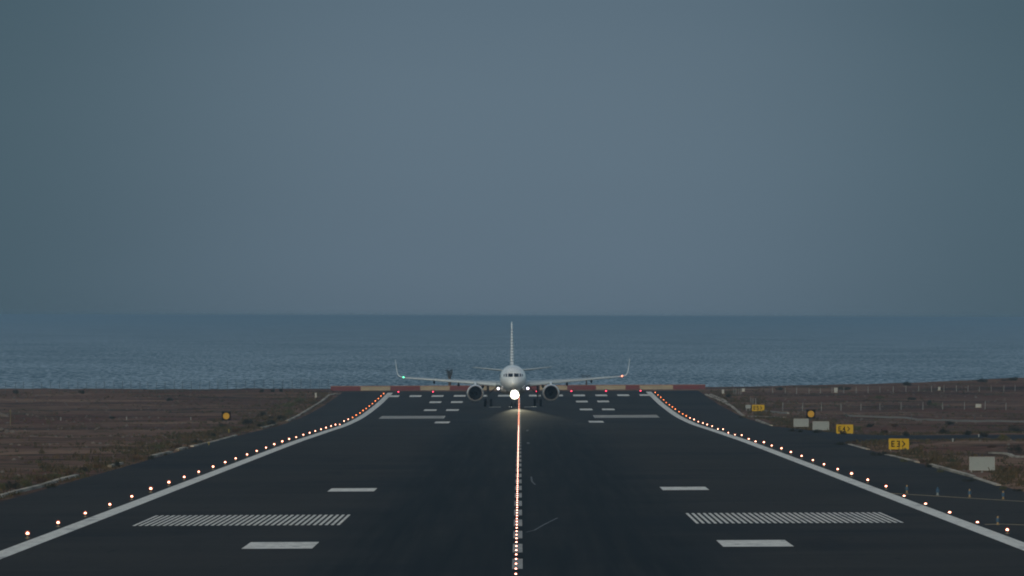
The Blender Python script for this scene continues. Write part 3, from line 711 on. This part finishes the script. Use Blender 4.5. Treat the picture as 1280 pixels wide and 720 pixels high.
# ------------------------------------------------------------------ signs
def plateglyph(q, ch, x0, z0_, w_, h, y, s_):
    """block letter strokes on the sign face, thickness s_"""
    def r(ax, az, bx, bz):
        a = Vector((x0+ax*w_, 0, z0_+az*h)); b_ = Vector((x0+bx*w_, 0, z0_+bz*h)); d = (b_-a).normalized(); c = (a+b_)/2
        L = (b_-a).length/2+s_/2*.9
        ang = math.atan2(d.z, d.x); R = Matrix.Rotation(-ang, 3, 'Y')
        q.box((c.x, y-.004*len(q.f)/60-.006, c.z), (L, .006, s_/2), 0, R)
    S = {'E': [(0, 0, 0, 1), (0, 1, 1, 1), (0, .5, .85, .5), (0, 0, 1, 0)], '3': [(.12, 1, 1, 1), (.45, .5, 1, .5), (.12, 0, 1, 0), (1, 0, 1, 1)],
         '4': [(.75, 0, .75, 1), (.75, 1, 0, .35), (0, .35, 1, .35)], '5': [(1, 1, 0, 1), (0, 1, 0, .55), (0, .55, 1, .55), (1, .55, 1, 0), (1, 0, 0, 0)],
         '>': [(0, 1, 1, .5), (1, .5, 0, 0)]}[ch]
    for s in S: r(*s)
def board(name, x0, x1, y0, y1, yb, m, label, cat, text=None, legs=2, group=None):
    """x0..x1, y0..y1 the face in photo pixels, yb the row of its feet"""
    c = unproject((x0+x1)/2, yb); s_ = pxm(c.y); wd = (x1-x0)/s_; h = (y1-y0)/s_; zb = (yb-y1)/s_
    o = thing(name, c, label, cat, group)
    q = MB(); q.box((0, 0, zb+h/2), (wd/2, .10, h/2)); pn = q.build('panel', m, o)
    bv = pn.modifiers.new('bevel', 'BEVEL'); bv.width = .03; bv.segments = 2
    fr = MB()
    for zz in (zb+.0, zb+h): fr.box((0, 0, zz), (wd/2+.03, .125, .03))
    for xx in (-wd/2, wd/2): fr.box((xx, 0, zb+h/2), (.03, .12, h/2-.032))
    fr.build('frame', m if text else M['post'], pn)
    for i in range(legs):
        xx = -wd/2+.12+(wd-.24)*i/max(1, legs-1)
        q = MB(); q.tube((xx, 0, -.15), (xx, 0, zb-.03), .045, .045, 8); q.box((xx, 0, .0), (.10, .10, .02)); q.build('leg', M['post'], o)
    if text:
        q = MB(); gh = h*.50; gw = wd*.12; x_ = -wd/2+wd*.14
        for ch, adv in text: plateglyph(q, ch, x_, zb+h*.26, gw, gh, -.125, gh*.19); x_ += wd*adv
        q.build('lettering', M['sign_black'], pn)
    return o
SG = 'yellow taxiway signs on the right verge'
board('taxiway_sign', 1111.3, 1135.8, 548.6, 561.3, 563.6, M['sign_yellow'], 'nearest and largest yellow taxiway sign, reading E3 with an arrow, on reddish soil', 'sign', [('E', .26), ('3', .28), ('>', 0)], 3, SG)
board('taxiway_sign', 1045.6, 1066, 531, 541.4, 543.8, M['sign_yellow'], 'yellow taxiway sign reading E4 with a dark shrub hiding its lower edge', 'sign', [('E', .26), ('4', .28), ('>', 0)], 2, SG)
board('taxiway_sign', 940.2, 955.2, 506.2, 513.8, 515.2, M['sign_yellow'], 'smallest farthest yellow taxiway sign, beside a small white board', 'sign', [('E', .26), ('5', .28), ('>', 0)], 2, SG)
BG = 'pale blank boards on the right verge'
board('sign_back', 1212, 1243, 571.4, 587.6, 590.6, M['board_white'], 'large pale blank board on three legs near the right edge of the photo', 'board', None, 3, BG)
board('sign_back', 992.2, 1010.5, 523.6, 533.2, 535.6, M['board_white'], 'pale blank board under the round orange marker, left one of a pair', 'board', None, 2, BG)
board('sign_back', 1016, 1036, 527, 537.3, 539.6, M['board_white'], 'pale blank board left of the E4 sign, right one of a pair', 'board', None, 2, BG)
board('sign_back', 932.2, 938.2, 506.2, 510.2, 513.6, M['board_white'], 'tiny white board just left of the farthest yellow sign', 'board', None, 2, BG)
def marker(x0, x1, y0, y1, yb, label):
    c = unproject((x0+x1)/2, yb); s_ = pxm(c.y); h = (x1-x0)/s_/2; zc = (yb-(y0+y1)/2)/s_
    o = thing('round_marker', c, label, 'marker', 'round orange marker boards')
    q = MB(); q.box((0, 0, zc), (h, .06, h)); bd = q.build('board', M['sign_black'], o)
    q = MB(); q.tube((0, -.085, zc), (0, -.06, zc), h*.74, h*.74, 32); ds_ = q.build('disc', M['disc_orange'], bd)
    q = MB(); rs = []
    for r0, yy in ((h*.42, -.086), (h*.42, -.094), (h*.54, -.094), (h*.54, -.086)):
        rs.append([(r0*math.cos(2*PI*j/32), yy, zc+r0*math.sin(2*PI*j/32)) for j in range(32)])
    q.loft(rs, caps=(False, False)); q.build('ring', mat('disc_ring', (.36, .23, .03), .5), ds_)
    q = MB(); q.tube((0, 0, -.2), (0, 0, zc-h), .05, .05, 8); q.build('post', M['post_dark'], o)
marker(277.2, 288.3, 514, 526, 528.6, 'round orange disc on a black board on the left field')
marker(1008, 1019.2, 511.6, 523.4, 526.2, 'round orange disc on a black board above the two pale boards on the right')
# blue taxiway edge markers
def taxi_marker(x, yt, yb, i, label):
    c = unproject(x, yb, sheet); s_ = pxm(c.y); h = (yb-yt)/s_
    o = thing('taxiway_marker', c, label, 'marker light', 'small blue taxiway markers')
    q = MB(); q.tube((0, 0, 0), (0, 0, .03), .10, .10, 12); q.tube((0, 0, .03), (0, 0, h*.32), .06, .06, 10); q.build('base', M['marker_tan'] if i != 1 else M['board_white'], o)
    q = MB(); q.tube((0, 0, h*.32), (0, 0, h*.75), .095, .095, 14); q.build('blue_band', M['blue'], o)
    q = MB(); q.tube((0, 0, h*.75), (0, 0, h*.88), .05, .055, 10); q.dome((0, 0, h*.88), .055); q.build('cap', M['marker_tan'] if i != 1 else M['blue'], o)
for i, (x, yt, yb, lb) in enumerate([(1133.6, 606, 616.4, 'leftmost blue taxiway marker, directly behind a flush edge light'), (1172, 608.6, 619, 'blue taxiway marker with a pale base, second of the row of four'),
        (1212, 611, 621.4, 'blue taxiway marker with tan cap, third of the row of four'), (1254, 613.4, 624, 'blue taxiway marker with tan cap, rightmost of the row of four'), (1247.2, 645, 656, 'lone blue taxiway marker near the bottom right corner, above the nearest edge light')]):
    taxi_marker(x, yt, yb, i, lb)
# small boxes and posts
def utility(x0, x1, y0, yb, m, name, label, cat):
    c = unproject((x0+x1)/2, yb); s_ = pxm(c.y); wd = (x1-x0)/s_; h = (yb-y0)/s_
    o = thing(name, c, label, cat)
    q = MB(); q.box((0, 0, h*.5+.04), (wd/2, wd/2*.8, h*.42)); q.build('cabinet', m, o).modifiers.new('bevel', 'BEVEL').width = .03
    q = MB(); q.box((0, 0, h*.96), (wd/2+.05, wd/2*.8+.05, h*.04)); q.build('roof', m, o)
    q = MB(); q.box((0, 0, -.02), (wd/2+.06, wd/2*.8+.06, .10)); q.build('plinth', M['concrete'], o)
utility(902.4, 905.2, 487, 492.5, M['box_white'], 'utility_box', 'narrow white utility box by the end of the right verge', 'utility box')
utility(927.6, 931, 485.6, 489.5, M['box_white'], 'utility_box', 'small pale utility box on the far shoreline right of the barrier', 'utility box')
utility(1042.5, 1047, 484.6, 491, M['box_white'], 'utility_box', 'whitish utility box standing among the far pale fence posts', 'utility box')
utility(1172.4, 1175.6, 483.6, 488, M['box_white'], 'utility_box', 'tiny white box below the dark ridge on the right', 'utility box')
utility(1219.6, 1226.4, 505, 509.6, M['box_white'], 'utility_box', 'wide low white box beside the nearer right fence', 'utility box')
utility(393.6, 396, 491, 497, M['box_white'], 'utility_box', 'slim white box left of the far end of the left kerb', 'utility box')
def peg(x, y0, yb, m, label, cat='marker peg', nm='marker_peg', wd=.055):
    c = unproject(x, yb); s_ = pxm(c.y); h = (yb-y0)/s_
    q = MB(); q.tube((0, 0, -.1), (0, 0, h*.8), wd, wd*.8, 8); q.tube((0, 0, h*.8), (0, 0, h), wd*1.5, wd*1.2, 10)
    o = q.build(nm, m); o.location = c; tag(o, label, cat, 'marker pegs on the verges')
M['peg_yellow'] = mat('peg_yellow', (.26, .21, .035), .6)
peg(261, 552.5, 557.8, M['peg_yellow'], 'short yellow peg beside the left kerb, nearer of two'); peg(286, 536.5, 541, M['peg_yellow'], 'short yellow peg beside the left kerb, farther of two, below the round marker')
peg(158.3, 521.5, 525, M['box_white'], 'small white-topped peg in the middle of the left field'); peg(238.5, 521.5, 525, M['box_white'], 'small white-topped peg left of the left round marker'); peg(76, 521.5, 526, M['box_white'], 'small pale peg farthest left on the left field')
peg(13, 512, 532, mat('peg_olive', (.13, .11, .05), .8), 'tall thin olive post at the left edge of the photo', wd=.06)
peg(1191, 548, 552, M['box_white'], 'small pale peg on the right taxiway verge beyond the E3 sign'); peg(1223.5, 543, 547.5, M['box_white'], 'small white peg in front of the dark bushes at far right')
peg(1178.5, 520.5, 526, M['post_dark'], 'dark stub post on the pale kerb left of the wide white box'); peg(1139.5, 519, 525, M['post_dark'], 'dark stub post on the pale kerb above the E3 sign'); peg(1218.5, 521, 527, M['post_dark'], 'dark stub post on the pale kerb below the wide white box'); peg(1058, 517, 522, M['post_dark'], 'dark stub post at the left start of the long pale kerb')
# fences
def fence(name, pts, sp_px, hpx, pm, label, r0=.035, wires=4):
    P_ = [unproject(a, b_) for a, b_ in pts]; root = thing(name, P_[0], label, 'fence'); o0 = P_[0]
    posts = []
    for (a, pa), (b_, pb) in zip(zip(P_[:-1], pts[:-1]), zip(P_[1:], pts[1:])):
        n = max(1, round(abs(pb[0]-pa[0])/sp_px))
        for i in range(n):
            u = a.lerp(b_, i/n); u.z = terr(u.x, u.y); posts.append(u)
    posts.append(P_[-1]); first = None
    for i, u in enumerate(posts):
        h = hpx/pxm(u.y)
        if first is None:
            q = MB(); q.tube((0, 0, -.2), (0, 0, h), r0, r0, 6); q.tube((0, 0, h), (0, -.12, h+.18), r0*.8, r0*.6, 6); first = q.build('post', pm, root); o = first
        else: o = first.copy(); COL.objects.link(o); o.parent = root
        o.location = u-o0+Vector((random.uniform(-.1, .1), 0, random.uniform(-.15, .03))); 
        o.rotation_euler = (0, random.uniform(-.03, .03), 0)
    q = MB()
    for k in range(wires):
        for a, b_ in zip(posts[:-1], posts[1:]):
            h = hpx/pxm(a.y)*(.15+.83*k/(wires-1)); q.tube(a-o0+Vector((0, -.04, h)), b_-o0+Vector((0, -.04, h)), .009, .009, 4, caps=False)
    q.build('wire_mesh', M['wire'], root)
fence('perimeter_fence', [(966, 491.5), (1100, 490.8), (1180, 489.6), (1284, 488.0)], 15, 7, M['post'], 'long pale post fence along the far shore road on the right', .045)
fence('perimeter_fence', [(979, 513.5), (1100, 513), (1284, 512.8)], 25.7, 9, M['post'], 'nearer pale post fence crossing the middle of the right field', .045)
fence('perimeter_fence', [(-4, 491.8), (120, 491.6), (250, 490.5), (410, 489)], 11.2, 14, M['post_dark'], 'faint dark wire fence against the sea along the left shore', .034, 6)
fence('perimeter_fence', [(886, 488.6), (962, 489.5)], 15, 8, M['post_dark'], 'short dark fence on the shore just right of the barrier', .03)
fence('gate_fence', [(916.5, 493), (927, 494)], 2.2, 8, M['post'], 'tight cluster of pale upright stakes right of the runway end', .03)
fence('gate_fence', [(938.5, 504.5), (945, 505.5)], 3.2, 7, M['post'], 'pair of pale leaning stakes behind the farthest yellow sign', .05)
# ------------------------------------------------------------------ plants
def clump(wd, h, dp, n, leaf, rnd):
    """many leaf blades in several lobes, plus twigs"""
    q = MB(); lobes = [(Vector((rnd.uniform(-.62, .62)*wd/2, rnd.uniform(-.5, .5)*dp/2, rnd.uniform(.22, .62)*h)), rnd.uniform(.28, .48)) for _ in range(7)]
    for _ in range(n):
        c, s_ = rnd.choice(lobes)
        d = Vector((rnd.gauss(0, 1), rnd.gauss(0, 1), rnd.gauss(0, 1))).normalized()*(rnd.random()**.45)
        p = c+Vector((d.x*wd*s_*.62, d.y*dp*s_*.62, d.z*h*s_*.85))
        if p.z < 0.02: p.z = rnd.uniform(.02, .12)*h
        a = Vector((rnd.gauss(0, 1), rnd.gauss(0, 1), rnd.gauss(.2, 1))).normalized(); b_ = a.orthogonal().normalized(); L = leaf*rnd.uniform(.6, 1.5)
        q.quad(p-b_*L*.3, p+a*L*.5-b_*L*.05, p+a*L+b_*L*.1, p+a*L*.4+b_*L*.35)
    return q
def shrub(x, yb, wpx, hpx, kind, label, cat='shrub', nm='shrub', lo=560):
    rnd = random.Random(int(x*31+yb*7)); c = unproject(x, yb, lo=lo); s_ = pxm(c.y); wd, h = wpx/s_, hpx/s_
    o = thing(nm, c-Vector((0, 0, .04)), label, cat, 'shrubs growing along the verges')
    wd *= 1.2; h *= 1.4; n = int(min(900, 160+wpx*hpx*5)); lf = max(.05, 1.3/s_)
    clump(wd, h, wd*.9, n, lf, rnd).build('foliage', M['leaf_'+kind], o)
    q = MB()
    for k in range(5):
        a = rnd.uniform(0, 2*PI); q.tube((0, 0, -.05), (math.cos(a)*wd*.3, math.sin(a)*wd*.3, h*.6), .03, .012, 5)
    q.build('stem', M['bark'], o)
SH = [(15, 614, 17, 12, 'dark', 'dark bush beside the left kerb, nearest to the bottom left corner'), (34, 609, 19, 11, 'green', 'pale green bush right of the dark bush above the left kerb'),
 (52, 604, 13, 8, 'brown', 'reddish brown bush third along the left kerb'), (3, 612, 10, 8, 'green', 'green bush cut by the left edge of the photo'),
 (71, 598, 10, 6, 'green', 'low olive bush above the kerb in the left foreground'), (86, 595, 10, 6, 'brown', 'brown bush where the near left kerb ends'), (64, 611, 12, 5, 'dark', 'dark low plant below the left kerb on the verge'),
 (104, 590, 12, 6, 'dark', 'dark bush on the verge just past the first kerb run'), (122, 586, 11, 5, 'brown', 'brown tuft left of the second kerb run'), (145, 583, 9, 5, 'dark', 'dark tuft on the second kerb run'), (168, 577, 14, 6, 'brown', 'wide brown bush on the left verge between two kerb runs'), (188, 576, 12, 6, 'dark', 'dark bush left of the third kerb run on the left'),
 (200, 561, 12, 5, 'green', 'olive bush on the left field above the third kerb run'), (224, 560, 12, 5, 'brown', 'brown bush just above the fourth left kerb run'), (247, 555, 10, 5, 'dark', 'dark bush left of the nearer yellow peg'),
 (264.5, 547, 12, 6, 'dark', 'dark bush above the nearer yellow peg'), (279, 534, 9, 4, 'dark', 'dark low bush just below the round marker on the left'), (311, 532, 15, 7, 'dark', 'wide dark green bush right of the left round marker'),
 (328.5, 521, 13, 6, 'dark', 'dark green bush farthest up the left verge slope'), (325, 534.5, 10, 5, 'dark', 'dark bush just above the fifth left kerb run'), (339, 532, 13, 7, 'dark', 'dark bush at the start of the long far left kerb'), (351, 525, 12, 6, 'dark', 'dark bush left of the long far left kerb'), (337.5, 524.5, 8, 4, 'dark', 'small dark bush between two larger bushes on the left verge'),
 (364, 518.5, 11, 5, 'green', 'olive bush beside the middle of the long far left kerb'), (362, 509, 18, 5, 'green', 'broad light green patch of bushes on the far left verge'), (374, 503, 16, 5, 'green', 'olive bush near the far end of the left verge'), (295, 541, 12, 6, 'brown', 'brown bush at the right end of the near yellow peg kerb'),
 (212, 501.5, 8, 4, 'dark', 'lone dark mound bush far out on the left field'), (140, 523.5, 7, 2.6, 'dark', 'flat dark bush on the left field beside the white-topped peg'),
 (20, 492, 8, 4, 'dark', 'dark bush on the skyline at far left'), (102, 492, 6, 4, 'dark', 'dark bush on the left skyline, right of the first'), (326, 490.5, 6, 3, 'dark', 'dark bump on the shoreline left of the barrier'), (341, 490, 4, 3, 'dark', 'tiny bush on the shoreline between two others left of the barrier'), (351, 490, 3.5, 5, 'dark', 'upright dark bush on the shoreline left of the barrier'),
 (974, 488, 10, 3.5, 'dark', 'flat dark bush on the shoreline above the farthest yellow sign'), (1054, 488, 18, 4, 'dark', 'dark wide bush where the right ridge begins'), (1135, 482, 13, 4, 'dark', 'dark bush on the crest of the right ridge'), (1226, 478, 16, 4, 'dark', 'dark bush on the ridge crest near the right edge'), (1262, 476, 18, 4, 'dark', 'dark bush at the right end of the ridge crest'),
 (926, 523.5, 10, 3, 'dark', 'dark low bush at the tip of the far right kerb'), (990, 540.5, 9, 4.5, 'dark', 'dark bush below the left pale board of the pair'), (999, 541.5, 8, 4, 'dark', 'dark bush between the two pale boards at taxiway edge'), (1023, 542.5, 13, 5, 'dark', 'dark bush in front of the right pale board of the pair'),
 (1053.5, 544.4, 8.5, 6.5, 'dark', 'dark round shrub covering the bottom of the E4 sign'), (1071, 539, 11, 6, 'green', 'olive bush just right of the E4 sign'), (1088, 534, 10, 4, 'dark', 'dark bush on the field up and right of the E4 sign'), (1104.5, 543, 10, 5, 'dark', 'dark bush on the far taxiway verge left of the E3 sign top'), (1132, 546, 9, 6, 'dark', 'dark bush just behind the right end of the E3 sign'),
 (1160, 506, 7, 6, 'dark', 'dark bush beside the nearer right fence'), (1170, 507, 16, 3, 'green', 'flat green bush right of a dark one by the nearer right fence'), (1180, 542, 14, 5, 'dark', 'dark bush on the far side of the right taxiway'), (1208, 545, 14, 6, 'dark', 'dark bush left of the yellowish one by the right taxiway'),
 (1255, 550.5, 13, 7, 'yellow', 'yellowish bush beside the right taxiway'), (1230, 547, 10, 6, 'dark', 'dark bush left of the small white peg at far right'), (1270, 541, 20, 8, 'dark', 'big dark bush at the right edge above the yellowish one'), (1268, 567, 24, 9, 'dark', 'dark spreading bush right of the large pale board'),
 (1050, 557.5, 14, 5, 'dark', 'dark bush at the corner where the right taxiway meets the verge'), (1067, 557, 7, 5, 'brown', 'reddish bush at the start of the right kerb'), (1095, 571, 14, 6, 'dark', 'dark bush on the verge below the E3 sign, left'), (1108, 570, 9, 5, 'dark', 'dark bush on the verge directly below the E3 sign'), (1131, 579, 10, 5, 'green', 'green tuft on the right kerb below the E3 sign'), (1152, 578, 8, 4, 'brown', 'brown tuft above the right kerb'),
 (1161, 586, 10, 6, 'dark', 'dark bush on the right kerb left of its long run'), (1175, 592, 10, 5, 'green', 'olive bush below the long right kerb run'), (1196, 592, 8, 4, 'green', 'green tuft above the long right kerb'), (1210, 604, 14, 5, 'dark', 'dark low bush below the long right kerb'), (1254, 614, 11, 7, 'green', 'green bush at the lower end of the right kerb'), (1271, 616, 12, 6, 'dark', 'dark bush near the right edge beside the taxiway markers'), (1238, 560, 12, 3, 'brown', 'flat brown bush above the large pale board'),
 (1140, 500, 12, 3, 'dark', 'flat dark bush between the two right fences'), (1100, 498, 16, 2.5, 'green', 'thin green bush strip between the two right fences'), (911, 497, 9, 4, 'dark', 'dark bush near the far tip of the right verge'), (1187, 531, 12, 4, 'dark', 'dark bush just below the long pale kerb on the right'), (1120, 534, 12, 4, 'brown', 'brown bush halfway between the E4 sign and the long pale kerb')]
for a in SH: shrub(*a)
# tree beyond the barrier, its crown showing above the left wing
c = unproject(562, 488, sheet, lo=560); c = Vector((ray(562, 480).x*3225, 3225, sheet(-12, 3225)-.1)); s_ = pxm(3225)
tr = thing('small_tree', c, 'small dark funnel-crowned tree beyond the barrier, showing above the left wing', 'tree')
q = MB(); q.tube((0, 0, 0), (0, 0, 2.4), .28, .22, 8)
for k in range(7):
    a = 2*PI*k/7; q.tube((0, 0, 1.9), (math.cos(a)*.55, math.sin(a)*.55, 3.3), .09, .03, 6)
q.build('trunk', M['bark'], tr)
q = MB(); rnd = random.Random(3)
for _ in range(260):
    z = rnd.random()**.8; r = .25+.55*z+rnd.gauss(0, .12); a = rnd.uniform(0, 2*PI); p = Vector((r*math.cos(a)*rnd.random()**.5, r*math.sin(a)*rnd.random()**.5, 2.0+1.5*z+rnd.gauss(0, .1)))
    d = Vector((rnd.gauss(0, 1), rnd.gauss(0, 1), rnd.gauss(.5, 1))).normalized(); b_ = d.orthogonal().normalized(); L = .2*rnd.uniform(.6, 1.6)
    q.quad(p-b_*L*.2, p+d*L*.5-b_*L*.1, p+d*L+b_*L*.1, p+d*L*.4+b_*L*.3)
q.build('crown', M['leaf_dark'], tr)
c = Vector((ray(733, 480).x*3225, 3225, sheet(11, 3225)-.1))
tr = thing('small_tree', c, 'flat dark spreading tree beyond the barrier, just above the right wing', 'tree')
q = MB(); q.tube((0, 0, 0), (0, 0, 1.7), .16, .11, 8); q.tube((0, 0, 1.4), (.8, 0, 2.3), .06, .03, 6); q.tube((0, 0, 1.4), (-.8, 0, 2.3), .06, .03, 6); q.build('trunk', M['bark'], tr)
q = clump(2.6, .9, 1.6, 150, .16, random.Random(9)); 
q.v = [(a, b_, z+1.85) for a, b_, z in q.v]; q.build('crown', M['leaf_dark'], tr)
# rocks at the left edge
for (x, yb, wpx, hpx, lb) in ((2, 541, 30, 8, 'bluish grey rock heap cut by the left edge, lower of two'), (0, 521, 18, 7, 'grey rock heap cut by the left edge, upper of two')):
    c = unproject(x, yb); s_ = pxm(c.y); rnd = random.Random(yb); q = MB()
    for k in range(14):
        r = rnd.uniform(.25, .5)*hpx/s_; px_ = rnd.uniform(-.5, .5)*wpx/s_; zz = max(0, (1-abs(px_)/(wpx/s_*.55)))*hpx/s_*.45
        rs = []
        for i in range(5):
            a = -PI/2+PI*i/4; rr2 = max(.02, r*math.cos(a)); rs.append([(px_+rr2*math.cos(2*PI*j/7)*rnd.uniform(.75, 1.3), rnd.uniform(-.1, .1)+rr2*math.sin(2*PI*j/7), zz+r*.8*math.sin(a)) for j in range(7)])
        q.loft(rs)
    o = q.build('rock_heap', M['rock']); o.location = c; tag(o, lb, 'rocks')
# dry ground cover along the verges: nobody could count it
q = MB(); rnd = random.Random(11)
def tuft(X, D, s_):
    z = terr(X, D)
    for _ in range(7):
        a = rnd.uniform(0, 2*PI); h = s_*rnd.uniform(.4, 1.0); b_ = s_*.35
        p = Vector((X+rnd.gauss(0, s_*.5), D+rnd.gauss(0, s_*.8), z-.02)); d = Vector((rnd.gauss(0, .45), rnd.gauss(0, .3), 1))*h
        u = Vector((math.cos(a), math.sin(a), 0))*b_*.5
        q.quad(p-u, p+u, p+u*.5+d, p-u*.4+d*.9)
for _ in range(8000):
    D = 800+2350*rnd.random()**1.15; sd_ = rnd.choice((-1, 1))
    off = abs(rnd.gauss(0, 1.6))*(1+D/1300)
    X = (HALF_L-.25-off) if sd_ < 0 else (HALF_R+.25+off)
    if paved(X, D, .2): continue
    if noise.noise(Vector((X*.3, D*.02, 4))) < -.12: continue
    tuft(X, D, rnd.uniform(.10, .30)+(.22*rnd.random() if off > 1.2 else 0))
for _ in range(11000):
    D = 1000+2230*rnd.random()**.8; X = rnd.uniform(31, 105)*rnd.choice((-1, 1))
    if paved(X, D, .4) or abs(X)/D > .032: continue
    if noise.noise(Vector((X*.06, D*.01, 8))) < -.05: continue
    tuft(X, D, rnd.uniform(.10, .34))
for _ in range(900):
    X = rnd.uniform(31, 60); sd_ = rnd.choice((-1, 1)); D = 1842+sd_*(twy(X, sd_ > 0)+rnd.uniform(6, 30))
    if paved(X, D, .2): continue
    tuft(X, D, rnd.uniform(.12, .34))
tag(q.build('ground_cover', M['scrub']), 'dry low scrub and weeds along the verges', 'scrub', kind='stuff')

# loose stones on the fields: nobody could count them
q = MB(); rnd = random.Random(23)
for _ in range(2600):
    D = 1000+2200*rnd.random()**.8; X = rnd.uniform(31.5, 100)*rnd.choice((-1, 1))
    if paved(X, D, .6) or abs(X)/D > .032 or noise.noise(Vector((X*.05, D*.008, 3))) < -.05: continue
    r = rnd.uniform(.06, .22); z = terr(X, D); a = rnd.uniform(0, 3)
    rs = []
    for h_, k_ in ((-.3, 1), (.35, .9), (.8, .35)):
        rs.append([(X+r*k_*math.cos(a+2*PI*j/5)*(1+.3*((j*7) % 3-1)), D+r*k_*math.sin(a+2*PI*j/5), z+r*h_) for j in range(5)])
    q.loft(rs)
tag(q.build('loose_stones', M['rock']), 'loose stones scattered over the bare fields', 'stones', kind='stuff')
